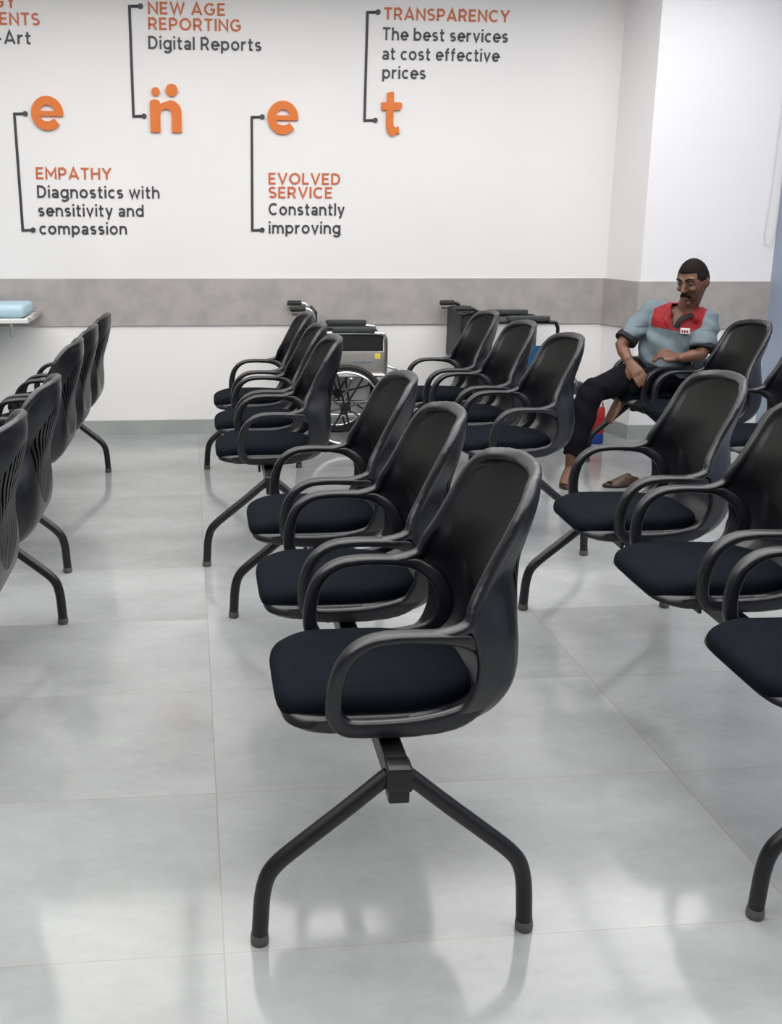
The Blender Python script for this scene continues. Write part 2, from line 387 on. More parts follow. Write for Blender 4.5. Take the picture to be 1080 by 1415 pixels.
def lettering(name, label, heads, bodies):
    t = thing(name, label, 'wall lettering', (0, 0, 0), group='lettering on the white wall')
    xs = [h[1] for h in heads+bodies]; zs = [h[2] for h in heads+bodies]
    t.location = (min(xs), WY, min(zs))
    off = Vector(t.location)
    for h in heads:
        q = text_mesh(h[0], h[1], h[2], h[3], 0.072, 1.12, right=h[3] is None); q.v = [v-off for v in q.v]
        part('heading', q, M_rust, t, smooth=False)['label'] = 'rust orange capital heading'
    for h in bodies:
        q = text_mesh(h[0], h[1], h[2], h[3], 0.077, 1.10, right=h[3] is None); q.v = [v-off for v in q.v]
        part('text_line', q, M_dark, t, smooth=False)['label'] = 'charcoal text line'
lettering('wall_lettering', 'cut-off lettering at the top left corner ending in ENTS and -Art', [('GY', -1.071, 2.680, None), ('ENTS', -0.931, 2.583, None)], [('-Art', -0.990, 2.473, None)])
lettering('wall_lettering', 'lettering NEW AGE REPORTING, Digital Reports on the white wall', [('NEW AGE', -0.265, 2.664, 0.480), ('REPORTING', -0.266, 2.573, 0.580)], [('Digital Reports', -0.268, 2.460, 0.708)])
lettering('wall_lettering', 'lettering EMPATHY, Diagnostics with sensitivity and compassion, on the white wall', [('EMPATHY', -1.001, 1.669, 0.475)], [('Diagnostics with', -0.999, 1.553, 0.776), ('sensitivity and', -0.999, 1.438, 0.671), ('compassion', -0.997, 1.325, 0.558)])
lettering('wall_lettering', 'lettering EVOLVED SERVICE, Constantly improving, on the white wall', [('EVOLVED', 0.485, 1.648, 0.471), ('SERVICE', 0.485, 1.561, 0.420)], [('Constantly', 0.485, 1.453, 0.502), ('improving', 0.486, 1.335, 0.475)])
lettering('wall_lettering', 'lettering TRANSPARENCY, The best services at cost effective prices, on the white wall', [('TRANSPARENCY', 1.221, 2.663, 0.818)], [('The best services', 1.216, 2.541, 0.819), ('at cost effective', 1.218, 2.424, 0.766), ('prices', 1.220, 2.310, 0.283)])

def bracket(label, top, bot, t_top, t_bot):
    b = MB(); y = WY-0.004; w = 0.0085
    for p, q in (((top), (bot)), ((top), (t_top, top[1]+0.002)), ((bot), (t_bot, bot[1]+0.002))):
        b.tube([(p[0], y, p[1]), (q[0], y, q[1])], (w, 0.004), 4, up=(0, 1, 0), sq=2)
    for x, z in ((t_top, top[1]+0.002), (t_bot, bot[1]+0.002)): b.disc((x, y, z), (0, 1, 0), 0.0165, 0.008, 16)
    for x, z in (top, bot): b.disc((x, y, z), (0, 1, 0), 0.009, 0.008, 12)
    o = link('bracket_line', b.mesh('bracket_line'), M_dark)
    tag(o, label, 'wall graphic', 'bracket lines on the white wall')
bracket('thin dark bracket line joining the leftmost orange e to the EMPATHY text below', (-1.115, 2.062), (-1.102, 1.350), -1.048, -1.037)
bracket('thin dark bracket line joining NEW AGE REPORTING to the orange n below it', (-0.379, 2.706), (-0.374, 2.057), -0.311, -0.308)
bracket('thin dark bracket line joining the second orange e to the EVOLVED SERVICE text below', (0.377, 2.062), (0.377, 1.355), 0.444, 0.442)
bracket('thin dark bracket line joining TRANSPARENCY to the orange t below it', (1.115, 2.704), (1.109, 2.051), 1.183, 1.179)

def poly_letter(name, label, contours, cx, cz, sx, sz, depth=0.018):
    cu = bpy.data.curves.new('l', 'CURVE'); cu.dimensions = '2D'; cu.fill_mode = 'BOTH'; cu.extrude = 0.5; cu.bevel_depth = 0
    for ct in contours:
        sp_ = cu.splines.new('POLY'); sp_.points.add(len(ct)-1); sp_.use_cyclic_u = True
        for i, (x, z) in enumerate(ct): sp_.points[i].co = (x*sx, z*sz, 0, 1)
    o = bpy.data.objects.new('l', cu); C.objects.link(o)
    dg = bpy.context.evaluated_depsgraph_get(); dg.update()
    me = bpy.data.meshes.new_from_object(o.evaluated_get(dg)); bpy.data.objects.remove(o)
    mb = MB(); mb.add([(v.co.x, -depth*(v.co.z+0.5), v.co.y) for v in me.vertices], [tuple(p.vertices) for p in me.polygons])
    bpy.data.meshes.remove(me)
    q = link(name, mb.mesh(name, smooth=False), M_orange); q.location = (cx, WY-0.0005, cz)
    tag(q, label, 'wall letter', 'orange letters on the white wall')
    return q
def arc(cx, cz, rx, rz, a0, a1, n=24): return [(cx+rx*math.cos(math.radians(a0+(a1-a0)*k/n)), cz+rz*math.sin(math.radians(a0+(a1-a0)*k/n))) for k in range(n+1)]
E_ = [arc(0, 0, 1, 1, -9, 318, 56) + [(0.46, -0.34)] + arc(0, -0.16, 0.46, 0.30, -32, -165, 14) + [(-0.42, -0.16)],
      arc(0, 0.13, 0.42, 0.36, 0, 180, 20)]
ew, eh = 0.099, 0.103
poly_letter('letter_e', 'orange letter e, leftmost of the big orange letters', E_, -0.911, 2.068, ew, eh)
poly_letter('letter_e', 'orange letter e between the orange n and the orange t', E_, 0.577, 2.061, ew, eh)
N_ = [[(-1, -1), (-0.36, -1), (-0.36, 0.05)] + arc(0.02, 0.08, 0.36, 0.34, 180, 0, 14) + [(0.38, -1), (1, -1), (1, 0.12)] + arc(0.30, 0.2, 0.70, 0.74, 0, 92, 14) + [(-0.2, 0.78), (-0.36, 0.70)] + arc(-0.68, 0.80, 0.32, 0.18, 0, 180, 12)]
n_ = poly_letter('letter_n', 'orange letter n with two round dots above it', N_, -0.170, 2.062, 0.099, 0.100)
for x, z, r in ((-0.061, 0.145, 0.026), (0.040, 0.155, 0.038)):
    part('dot', MB().disc((x, -0.009, z), (0, 1, 0), r, 0.018, 28), M_orange, n_)
T_ = [[(-0.42, 0.95), (0.05, 1.0), (0.18, 0.98), (0.2, 0.52), (0.85, 0.52)] + arc(0.85, 0.36, 0.16, 0.16, 90, -90, 8) + [(0.85, 0.16), (0.2, 0.16), (0.2, -0.42)] + arc(0.42, -0.42, 0.22, 0.20, 180, 270, 6) + [(0.72, -0.56), (0.80, -0.92)] + arc(0.15, -0.45, 0.62, 0.56, -50, -180, 12) + [(-0.47, 0.16), (-0.95, 0.16), (-1.0, 0.50), (-0.47, 0.52)]]
poly_letter('letter_t', 'orange letter t under the TRANSPARENCY text', T_, 1.283, 2.094, 0.068, 0.136)

# ------------------------------------------------------------------ chair
def make_chair(label):
    t = thing('waiting_chair', label, 'chair', (0, 0, 0), group='linked black waiting chairs')
    # --- seat pan
    def plan(sc, z, cx=-0.004, hl=0.214, hw=0.232, n=56, front_drop=0.0):
        ring = []
        for k in range(n):
            a = 2*PI*k/n; c, s = math.cos(a), math.sin(a); e = 2/(5.5 if c < 0 else 3.2)
            x = math.copysign(abs(c)**e, c)*hl*sc; y = math.copysign(abs(s)**e, s)*hw*sc
            y *= (1-0.12*sstep(0.0, 0.22, x))
            ring.append((cx+x, y, z-front_drop*sstep(-0.12, -0.23, x)))
        return ring
    b = MB()
    b.loft([plan(0.05, 0.392), plan(0.7, 0.392), plan(0.92, 0.393, front_drop=-0.010), plan(0.975, 0.397, front_drop=-0.006), plan(1.0, 0.408, front_drop=0.004), plan(0.99, 0.426, front_drop=0.014), plan(0.96, 0.432, front_drop=0.014), plan(0.9, 0.428), plan(0.05, 0.428)])
    part('seat_pan', b, M_plastic, t)
    # --- cushion
    def cring(sc, z, dz=0.0):
        ring = []
        for k in range(64):
            a = 2*PI*k/64; c, s = math.cos(a), math.sin(a); e = 2/(5.0 if c < 0 else 2.5)
            x = math.copysign(abs(c)**e, c)*0.214*sc; y = math.copysign(abs(s)**(2/(5.0 if c < 0 else 3.4)), s)*0.204*sc
            y *= 1-0.06*sstep(0.02, 0.2, x)
            ring.append((-0.013+x, y, z-0.014*sstep(-0.10, -0.21, x)))
        return ring
    b = MB().loft([cring(0.05, 0.420), cring(0.95, 0.420), cring(0.99, 0.426), cring(1.0, 0.436), cring(0.992, 0.447), cring(0.972, 0.454), cring(0.93, 0.460), cring(0.85, 0.4645), cring(0.65, 0.467), cring(0.4, 0.468), cring(0.05, 0.468)])
    part('seat_cushion', b, M_seat, t)
    # --- backrest scoop
    ctr = [(.03, .389), (.11, .390), (.175, .398), (.222, .420), (.254, .455), (.268, .495), (.272, .55), (.272, .61), (.280, .66), (.295, .705), (.310, .75), (.322, .795), (.330, .838), (.331, .871), (.326, .890)]
    edg = [(.03, .425), (.08, .426), (.12, .434), (.148, .455), (.163, .487), (.170, .52), (.165, .565), (.152, .612), (.156, .652), (.179, .695), (.201, .738), (.224, .782), (.246, .824), (.268, .856), (.286, .874)]
    wid = [.240, .243, .246, .249, .252, .256, .261, .264, .252, .238, .232, .231, .226, .205, .165]
    prof = cr([(*c, *e, w_) for c, e, w_ in zip(ctr, edg, wid)], 4)
    NU = 24
    def srf(p, u, th=0.0):
        a = 1-abs(u)**(2.3+6.5*(1-sstep(0.53, 0.72, p[3])))
        x = p[2]+(p[0]-p[2])*a; z = p[3]+(p[1]-p[3])*a
        return Vector((x, u*p[4], z))
    grid = [[srf(p, -1+2*k/NU) for k in range(NU+1)] for p in prof]
    R = len(grid)
    def nrm(i, k):
        a = grid[min(i+1, R-1)][k]-grid[max(i-1, 0)][k]; c = grid[i][min(k+1, NU)]-grid[i][max(k-1, 0)]
        n = a.cross(c).normalized()
        return n
    def front(i, k, th): return grid[i][k]-nrm(i, k)*th
    s0 = nrm(R//2, NU//2); sg = 1 if s0.x > 0 else -1
    b = MB(); n = NU+1
    v = [grid[i][k] for i in range(R) for k in range(n)] + [front(i, k, sg*0.017) for i in range(R) for k in range(n)]
    f = []
    o = R*n
    for i in range(R-1):
        for k in range(NU):
            a = i*n+k; f.append((a, a+1, a+n+1, a+n)); f.append((o+a, o+a+n, o+a+n+1, o+a+1))
    for i in range(R-1):
        a = i*n; f.append((a, a+n, o+a+n, o+a)); a = i*n+NU; f.append((a, o+a, o+a+n, a+n))
    for k in range(NU):
        f.append((k, o+k, o+k+1, k+1)); a = (R-1)*n+k; f.append((a, a+1, o+a+1, o+a))
    b.add(v, f)
    # rim ribbon: from the arm up the edge, over the top, down the other side
    i0 = next(i for i, p in enumerate(prof) if p[3] > 0.62)
    side = [Vector((p[2]-0.004, -p[4]+0.012, p[3])) for p in prof[i0:]]
    arm_in = [Vector((0.05, -0.250, 0.602)), Vector((0.095, -0.250, 0.604)), Vector((0.130, -0.250, 0.614))]
    top = [Vector((q.x-0.008, q.y, q.z-0.003)) for q in grid[-1][3:NU-2]]
    half = arm_in + side
    mir = [Vector((q.x, -q.y, q.z)) for q in reversed(half)]
    path = [Vector(q) for q in cr([tuple(q) for q in half+top+mir], 2)]
    for _ in range(5): path = [path[0]]+[(path[i-1]+path[i]*2+path[i+1])/4 for i in range(1, len(path)-1)]+[path[-1]]
    ups = []; rad = []
    for q in path:
        d = Vector((0.2, 0, 0.72))-q
        if q.z < 0.70: d = d.lerp(Vector((0, -q.y, 0)), 1-sstep(0.62, 0.70, q.z))
        ups.append(d.normalized()); k = sstep(0.10, 0.18, q.x)
        rad.append((0.0105, 0.0205-0.004*k))
    b.tube(path, rad, 16, up=ups, sq=4.0)
    me = voxel(b, 'backrest', 0.0046, 12)
    link('backrest', me, M_shell, t)
    # --- dark fabric panel on the front of the back
    rows = [i for i, p in enumerate(prof) if p[1] > 0.505 and p[3] < 0.862]
    b = MB(); pf = []; pb = []
    z0, z1 = prof[rows[0]][1], prof[rows[-1]][1]
    for i in rows:
        q = (prof[i][1]-z0)/(z1-z0)
        ui = 0.85*(sstep(-0.10, 0.46, q)**0.75)*(1-0.30*sstep(0.84, 1.0, q)**1.5)
        ring = []
        for k in range(NU+1):
            u = (-1+2*k/NU)*ui; p = prof[i]; c_ = srf(p, u)
            j = min(NU, max(0, round((u+1)/2*NU)))
            nn = nrm(i, j)*sg
            lift = 0.0195+0.0035*(1-abs(-1+2*k/NU)**6)
            pf.append(c_-nn*lift); pb.append(c_-nn*0.010)
    RR = len(rows); v = pf+pb; o = len(pf); f = []
    for i in range(RR-1):
        for k in range(NU):
            a = i*n+k; f.append((a, a+1, a+n+1, a+n)); f.append((o+a, o+a+n, o+a+n+1, o+a+1))
    for i in range(RR-1):
        a = i*n; f.append((a, a+n, o+a+n, o+a)); a = i*n+NU; f.append((a, o+a, o+a+n, a+n))
    for k in range(NU):
        f.append((k, o+k, o+k+1, k+1)); a = (RR-1)*n+k; f.append((a, a+1, o+a+1, o+a))
    b.add(v, f)
    part('back_panel', b, M_panel, t, angle=70)['label'] = 'charcoal fabric panel let into the front of the back'
    # --- armrest loops
    lp = [(-.116, .440, .242, .0155, .018), (-.120, .475, .247, .0160, .0170), (-.116, .510, .250, .0170, .0160), (-.104, .549, .252, .0200, .014), (-.080, .580, .252, .0230, .0120),
          (-.045, .599, .252, .0240, .0105), (.000, .605, .252, .0240, .0100), (.050, .605, .252, .0235, .0100), (.100, .602, .251, .022, .012), (.140, .594, .246, .018, .016), (.180, .566, .228, .013, .018), (.200, .522, .216, .010, .020), (.198, .480, .216, .010, .020), (.172, .444, .222, .0105, .020), (.125, .424, .234, .012, .022), (.050, .414, .240, .013, .020), (-.04, .412, .240, .0135, .018), (-.092, .416, .240, .0150, .018)]
    lp = cr(lp, 4, loop=True)
    b = MB().tube([(p[0], -p[2], p[1]) for p in lp], [(p[4], p[3]) for p in lp], 20, loop=True, up=(0, 1, 0), sq=4.5)
    me = voxel(b, 'armrest', 0.0042, 10)
    link('armrest', me, M_plastic, t)
    me2 = me.copy()
    for q in me2.vertices: q.co.y = -q.co.y
    me2.flip_normals()
    link('armrest', me2, M_plastic, t)
    # --- bracket under the pan
    b = MB().box((0, 0, 0.384), (0.17, 0.16, 0.020), 0.004)
    for s in (-1, 1):
        b.box((s*0.034, 0, 0.352), (0.010, 0.12, 0.056), 0.002)
        b.box((s*0.055, 0, 0.369), (0.045, 0.10, 0.012), 0.002, Matrix.Rotation(s*-0.5, 3, 'Y'))
    part('mounting_bracket', b, M_metal, t)
    return t

def make_base(label, length):
    t = thing('beam_base', label, 'chair base', (0, 0, 0), group='beam bases under the linked chairs')
    part('beam', MB().box((0, length/2, 0.352), (0.045, length+0.03, 0.046), 0.004), M_metal, t)
    for y in (0.0, length):
        h = MB().box((0, y, 0.350), (0.050, 0.054, 0.050), 0.006)
        h.box((0, y, 0.315), (0.041, 0.044, 0.030), 0.005)
        part('leg_hub', h, M_metal, t)
        for s in (-1, 1):
            pts = cr([(s*0.018, y, 0.350), (s*0.10, y, 0.282), (s*0.19, y, 0.210), (s*0.232, y, 0.174), (s*0.252, y, 0.146), (s*0.262, y, 0.105), (s*0.266, y, 0.05), (s*0.268, y, 0.014)], 5)
            lg = part('leg', MB().tube(pts, 0.0165, 16), M_metal, t)
            g = MB().tube([(s*0.268, y, 0.0), (s*0.268, y, 0.004), (s*0.268, y, 0.012), (s*0.268, y, 0.022)], [0.016, 0.0185, 0.0185, 0.0175], 18)
            part('foot_glide', g, M_glide, lg)
    return t

# benches: x, y of the near leg pair on the floor, and turn about the vertical
BENCH = dict(B0=(-0.812, 0.02, -0.014), B1=(0.342, 0.022, -0.0134), B2=(1.374, 0.0, -0.040),
             F0=(-0.833, 2.385, -0.020), F1=(0.279, 2.41, -0.018), F2=(1.375, 2.42, 0.012), F3=(2.564, 2.42, -0.026))
BL = 1.79
chairs = [
 ('B1', 0.3, 'foreground black chair nearest the camera, standing whole in the centre of the photo'),
 ('B1', 0.925, 'second black chair from the front in the centre row, just behind the foreground chair'),
 ('B1', 1.57, 'third black chair from the front in the centre row, at the front bench far end'),
 ('F1', 0.345, 'nearest of the rear three black chairs in the centre row, before the wheelchair wheel'),
 ('F1', 0.95, 'middle black chair of the rear three in the centre row, left of the wheelchair armrest'),
 ('F1', 1.64, 'farthest black chair of the centre row, below the handgrip of the steel-sided wheelchair'),
 ('B0', 0.89, 'black chair cut by the left photo edge, nearest of the row seen from behind'),
 ('B0', 1.57, 'black chair seen from behind at left, with wavy grooves showing fully across its back'),
 ('F0', 0.345, 'black chair seen from behind at left, third from the camera in the left row'),
 ('F0', 0.95, 'black chair seen from behind at left, second from the white wall in the left row'),
 ('F0', 1.62, 'black chair seen from behind at left, farthest and nearest the white wall'),
 ('B2', 0.3, 'black chair cut by the right photo edge, its big dark seat lowest on the right'),
 ('B2', 0.925, 'black chair at right, second in its row, back cut off by the photo edge'),
 ('B2', 1.53, 'black chair at right with whole back, in front of the lone sandal on the floor'),
 ('F2', 0.37, 'black chair left of the seated man, nearest of three before the black wheelchair'),
 ('F2', 1.0, 'middle black chair of the three before the black wheelchair'),
 ('F2', 1.63, 'farthest black chair of the three before the black wheelchair, beside its tall black back'),
 ('F3', 0.345, 'black chair at the right edge, two in front of the seated man, mostly hidden'),
 ('F3', 1.0, 'black chair directly in front of the seated man, with slots showing in its back'),
 ('F3', 1.62, 'black chair the man in the red and grey shirt is sitting on'),
    ]
def put(o, key, d):
    x, y, a = BENCH[key]
    o.location = (x-math.sin(a)*d, y+math.cos(a)*d, 0); o.rotation_euler = (0, 0, a)
c0 = make_chair(chairs[0][2]); c0.scale = (1.0, 0.955, 1.027); put(c0, *chairs[0][:2])
for k, d, l in chairs[1:]: put(dup(c0, (0, 0, 0), l), k, d)
bases = [('B1', 'black beam base under the foreground chair, its splayed leg pair whole in view'),
         ('B0', 'black beam base under the near left-edge chairs, one bent leg by the aisle'),
         ('B2', 'black beam base under the right-edge chairs, one leg cut off at lower right'),
         ('F1', 'black beam base under the three rear chairs of the centre row, legs along the aisle'),
         ('F0', 'black beam base under the far chairs of the left row seen from behind'),
         ('F2', 'black beam base under the three chairs before the black wheelchair'),
         ('F3', 'black beam base under the seated man and the chairs in front of him')]
b0 = make_base(bases[0][1], BL); b0.scale = (1.008, 1, 1.03); put(b0, 'B1', 0)
for k, l in bases[1:]: put(dup(b0, (0, 0, 0), l), k, 0)

# ------------------------------------------------------------------ wheelchairs (local: faces +x, camera side is -y)
def wheelchair(label, loc, rz, variant, group='folded-down wheelchairs by the wall'):
    t = thing('wheelchair', label, 'wheelchair', loc, rz)
    fm = M_chrome if variant == 0 else M_metal
    W2 = 0.25; xb, xf = (-0.20, 0.235) if variant == 0 else (-0.27, 0.225)
    R = 0.272
    for s in (-1, 1):
        y = s*W2
        b = MB()
        at = 0.735 if variant == 0 else 0.80
        # side frame: back post with push handle, arm tube, front post, seat rail, lower rail
        b.tube(cr([(xb, y, 0.12), (xb, y, 0.5), (xb-0.015, y, 0.78), (xb-0.03, y, 0.86), (xb-0.07, y, 0.885), (xb-0.16, y, 0.885)], 4), 0.0115, 10)
        b.tube(cr([(xb, y, at-0.02), (xb+0.05, y, at), (xf-0.06, y, at), (xf-0.01, y, at-0.02), (xf, y, at-0.08), (xf, y, 0.45), (xf, y, 0.20)], 5), 0.0115, 10)
        b.tube([(xb, y, 0.47), (xf+0.06, y, 0.47)], 0.0115, 10); b.tube([(xb, y, 0.22), (xf, y, 0.22)], 0.0115, 10)
        part('side_frame', b, fm, t)
        part('push_grip', MB().tube([(xb-0.165, y, 0.885), (xb-0.15, y, 0.885), (xb-0.08, y, 0.885), (xb-0.07, y, 0.885)], [0.014, 0.0175, 0.0165, 0.018], 12), M_rubber, t)
        part('brake_lever', MB().tube([(xb-0.05, y, 0.865), (xb-0.11, y, 0.850), (xb-0.155, y, 0.852)], 0.006, 8), M_metal, t)
        part('arm_pad', MB().box((0.03, y, at+0.022), (0.27, 0.055, 0.034), 0.010), M_pad, t)
        # skirt / side panel
        if variant == 0:
            part('side_skirt', MB().box((0.02, y-s*0.014, 0.672), (0.40, 0.008, 0.10), 0.003), M_vinyl, t)
            p = part('side_panel', MB().box((0.02, y-s*0.014, 0.545), (0.42, 0.006, 0.15), 0.002), M_steel, t)
            if s < 0:
                part('sticker', MB().box((0.185, y+0.0095, 0.590), (0.034, 0.003, 0.034), 0.001), M_yellow, p)['label'] = 'small yellow sticker'
                k = MB()
                for q, (x, w_) in enumerate(((0.045, 0.02), (0.085, 0.045), (0.13, 0.03))): k.box((x, y+0.0095, 0.555), (w_, 0.003, 0.014), 0.001)
                part('printed_mark', k, M_ink, p)['label'] = 'faded blue print'
        else:
            part('side_panel', MB().box((0.11, y-s*0.014, 0.55), (0.21, 0.008, 0.20), 0.003), M_bluepl, t)
        # drive wheel
        wy = y+s*0.035; wc = (-0.02 if variant == 0 else -0.04, wy, R)
        wh = part('drive_wheel', MB().torus(wc, (0, 1, 0), R-0.016, 0.016, 48, 10), M_rubber, t)
        part('wheel_rim', MB().torus(wc, (0, 1, 0), R-0.036, 0.008, 48, 8), M_metal if variant == 0 else M_chrome, wh)
        part('push_rim', MB().torus((wc[0], wy+s*0.03, R), (0, 1, 0), R-0.045, 0.008, 48, 8), M_chrome, wh)
        part('hub', MB().disc(wc, (0, 1, 0), 0.028, 0.07, 18), M_metal, wh)
        k = MB()
        for q in range(8):
            a = 2*PI*q/8+0.25; d = Vector((math.cos(a), 0, math.sin(a)))
            k.tube([Vector(wc)+d*0.02, Vector(wc)+d*(R-0.036)], 0.0065, 6)
        part('spokes', k, M_metal, wh)
        # caster
        cc = (xf+0.02, y, 0.085)
        k = MB()
        for q in (-1, 1): k.tube([(cc[0], y+q*0.022, 0.085), (cc[0]-0.01, y+q*0.022, 0.19)], 0.006, 8)
        k.disc((xf, y, 0.20), (0, 0, 1), 0.018, 0.04, 14)
        part('caster_fork', k, fm, t)
        part('caster_wheel', MB().torus(cc, (0, 1, 0), 0.068, 0.017, 28, 10).disc(cc, (0, 1, 0), 0.058, 0.018, 20), M_rubber, t)
        # leg rest
        yl = y*0.82
        part('leg_rest', MB().tube(cr([(xf, y, 0.47), (xf+0.08, yl, 0.465), (xf+0.16, yl, 0.41), (xf+0.205, yl, 0.20), (xf+0.212, yl, 0.10)], 4), 0.010, 10), M_chrome, t)
        part('calf_pad', MB().box((xf+0.17, yl, 0.37), (0.03, 0.13, 0.09), 0.01, Matrix.Rotation(0.4, 3, 'Y')), M_pad if variant else M_steel, t)
        part('footplate', MB().box((xf+0.235, yl*0.72, 0.16), (0.014, 0.14, 0.13), 0.005, Matrix.Rotation(0.10, 3, 'Y')), M_steel, t)
    part('seat_sling', MB().box((0.02, 0, 0.478), (0.40, 0.47, 0.018), 0.006), M_vinyl, t)
    part('back_sling', MB().box((xb-0.006, 0, 0.67), (0.018, 0.48, 0.40), 0.006, None), M_vinyl, t)
    if variant: part('back_pouch', MB().box((xb-0.075, 0, 0.70), (0.09, 0.46, 0.33), 0.02), M_vinyl, t)
    k = MB()
    for s in (-1, 1): k.tube([(0.02, s*W2, 0.22), (0.02, -s*W2, 0.455)], 0.009, 8)
    part('cross_brace', k, fm, t)
    return t
wheelchair('wheelchair with steel side panel, yellow sticker and chrome frame, standing by the wall', (0.955, 4.955, 0), math.radians(-3), 0)
wheelchair('black wheelchair with blue side panel and grey armrest, standing by the wall', (2.06, 4.94, 0), math.radians(-2), 1)

# ------------------------------------------------------------------ examination bed at the left edge
t = thing('examination_bed', 'pale blue examination bed end with white frame at left photo edge', 'bed', (-1.885, 5.01, 0.03))
part('mattress', MB().box((-0.02, 0, 0.838), (1.70, 0.46, 0.078), 0.030), M_matt, t)
k = MB().box((0, -0.235, 0.784), (1.72, 0.03, 0.030), 0.006).box((0, 0.235, 0.784), (1.72, 0.03, 0.030), 0.006)
for q in (-1, 1): k.box((q*0.845, 0, 0.784), (0.03, 0.47, 0.030), 0.006)
part('bed_frame', k, M_white, t)
part('end_rail', MB().tube(cr([(0.85, -0.22, 0.79), (0.88, -0.22, 0.805), (0.885, 0, 0.808), (0.88, 0.22, 0.805), (0.85, 0.22, 0.79)], 4), 0.009, 10), M_chrome, t)
part('hook', MB().tube([(0.757, -0.235, 0.78), (0.758, -0.237, 0.72), (0.760, -0.237, 0.685)], [0.010, 0.011, 0.009], 10), M_steel, t)
for sx in (-0.75, 0.55):
    for q in (-1, 1): part('leg', MB().tube([(sx, q*0.22, -0.03), (sx, q*0.22, 0.78)], 0.018, 12), M_white, t)

# ------------------------------------------------------------------ blind cord on the pillar
pts = cr([(3.70, PY-0.02, 2.95), (3.695, PY-0.02, 2.4), (3.692, PY-0.02, 2.0), (3.681, PY-0.02, 1.55), (3.668, PY-0.02, 1.33), (3.700, PY-0.02, 1.275), (3.736, PY-0.02, 1.36), (3.742, PY-0.02, 1.7), (3.742, PY-0.02, 2.3), (3.735, PY-0.02, 2.95)], 6)
tag(link('blind_cord', MB().tube(pts, 0.0028, 6).mesh('blind_cord'), M_cord), 'thin white blind cord hanging in a loop on the white pillar', 'cord')

# ------------------------------------------------------------------ sandal on the floor and carrier bag
def sandal_parts(parent, sc=1.0, straps=True):
    """sole along +x (toe), base on z=0"""
    def ring(sx_, z):
        r = []
        for k in range(28):
            a = 2*PI*k/28; x = math.cos(a)*0.128*sx_; y = math.sin(a)*(0.046 if math.cos(a) > 0 else 0.036)*sx_
            r.append((x*sc, y*sc, z*sc))
        return r
    part('sole', MB().loft([ring(0.95, 0.0), ring(1.0, 0.006), ring(1.0, 0.018), ring(0.95, 0.022)]), M_sole, parent)
    if straps:
        part('strap', vamp(sc), M_leather, parent)
        p = [(-0.045*sc-0.075*sc*math.sin(a), 0.040*sc*math.cos(a), (0.05-0.01*math.sin(a))*sc) for a in [PI*k/10 for k in range(11)]]
        part('heel_strap', MB().tube(p, (0.004*sc, 0.013*sc), 8, up=(0, 0, 1), sq=3), M_leather, parent)
def vamp(sc, f=None):
    """broad leather upper arched over the sole, open at the toe"""
    rings = []
    for x, h, hw in ((-0.050, 0.080, 0.040), (-0.03, 0.084, 0.043), (0.00, 0.072, 0.046), (0.03, 0.058, 0.048), (0.060, 0.044, 0.047), (0.085, 0.034, 0.044)):
        o = [(x*sc-0.012*sc*math.sin(PI*k/14), hw*sc*math.cos(PI*k/14), (0.012+(h-0.012)*math.sin(PI*k/14))*sc) for k in range(15)]
        i_ = [(q[0], q[1]*0.90, 0.012*sc+(q[2]-0.012*sc)*0.92) for q in reversed(o)]
        rings.append(o+i_)
    return MB().loft(rings)
t = thing('sandal', 'empty brown strap sandal lying alone on the floor', 'sandal', (2.300, 3.60, 0), math.radians(188))
sandal_parts(t, 0.86)

t = thing('carrier_bag', 'red carrier bag with blue base standing behind the man\'s leg', 'bag', (2.588, 4.75, 0), math.radians(-12))
def bring(z, hx, hy, j):
    return [(math.copysign(abs(math.cos(a))**0.5, math.cos(a))*hx*(1+0.05*math.sin(3*a+j))+0.012*j, math.copysign(abs(math.sin(a))**0.5, math.sin(a))*hy*(1+0.06*math.cos(4*a+j)), z) for a in [2*PI*k/28 for k in range(28)]]
part('bag_base', MB().loft([bring(0.0, 0.058, 0.042, 0), bring(0.012, 0.062, 0.045, 0), bring(0.070, 0.058, 0.042, 0.2)]), M_bluebag, t)['label'] = 'blue base of the bag'
part('bag_body', MB().loft([bring(0.070, 0.058, 0.042, 0.2), bring(0.12, 0.055, 0.040, 0.5), bring(0.18, 0.050, 0.034, 0.9), bring(0.225, 0.044, 0.022, 1.2), bring(0.24, 0.040, 0.014, 1.3)]), M_redbag, t)['label'] = 'red upper part of the bag'
for q in (-1, 1):
    part('bag_handle', MB().tube(cr([(-0.015, q*0.012, 0.235), (-0.010, q*0.015, 0.27), (0.016, q*0.016, 0.288), (0.042, q*0.015, 0.27), (0.046, q*0.012, 0.235)], 4), (0.006, 0.0025), 8), M_redbag, t)

# ------------------------------------------------------------------ seated man
man = thing('person', 'man in a grey-blue and red shirt sitting sideways on a black chair', 'person', (2.62, 3.98, 0))
O = Vector(man.location)
def V(x, y, z): return Vector((x, y, z))
P = dict(hd=V(2.717, 3.822, 1.102), nk=V(2.743, 3.896, 0.951), Rs=V(2.585, 4.04, 0.914), Ls=V(2.815, 3.80, 0.880), Re=V(2.404, 3.989, 0.729), Rw=V(2.411, 3.882, 0.655),
         Le=V(2.758, 3.728, 0.708), Lw=V(2.635, 3.722, 0.690), ch=V(2.703, 3.919, 0.844), be=V(2.664, 3.96, 0.685), pe=V(2.675, 3.985, 0.580),
         Rh=V(2.60, 4.06, 0.565), Lh=V(2.70, 3.915, 0.560), Rk=V(2.165, 3.80, 0.490), Ra=V(2.045, 3.695, 0.125), Lk=V(2.475, 3.875, 0.535), La=V(2.425, 3.94, 0.455))
sh = (P['Ls']-P['Rs']); sh.z = 0; sh.normalize()              # his right -> his left
cf = Vector((sh.y, -sh.x, 0)); cf = cf if cf.y < 0 else -cf    # chest forward
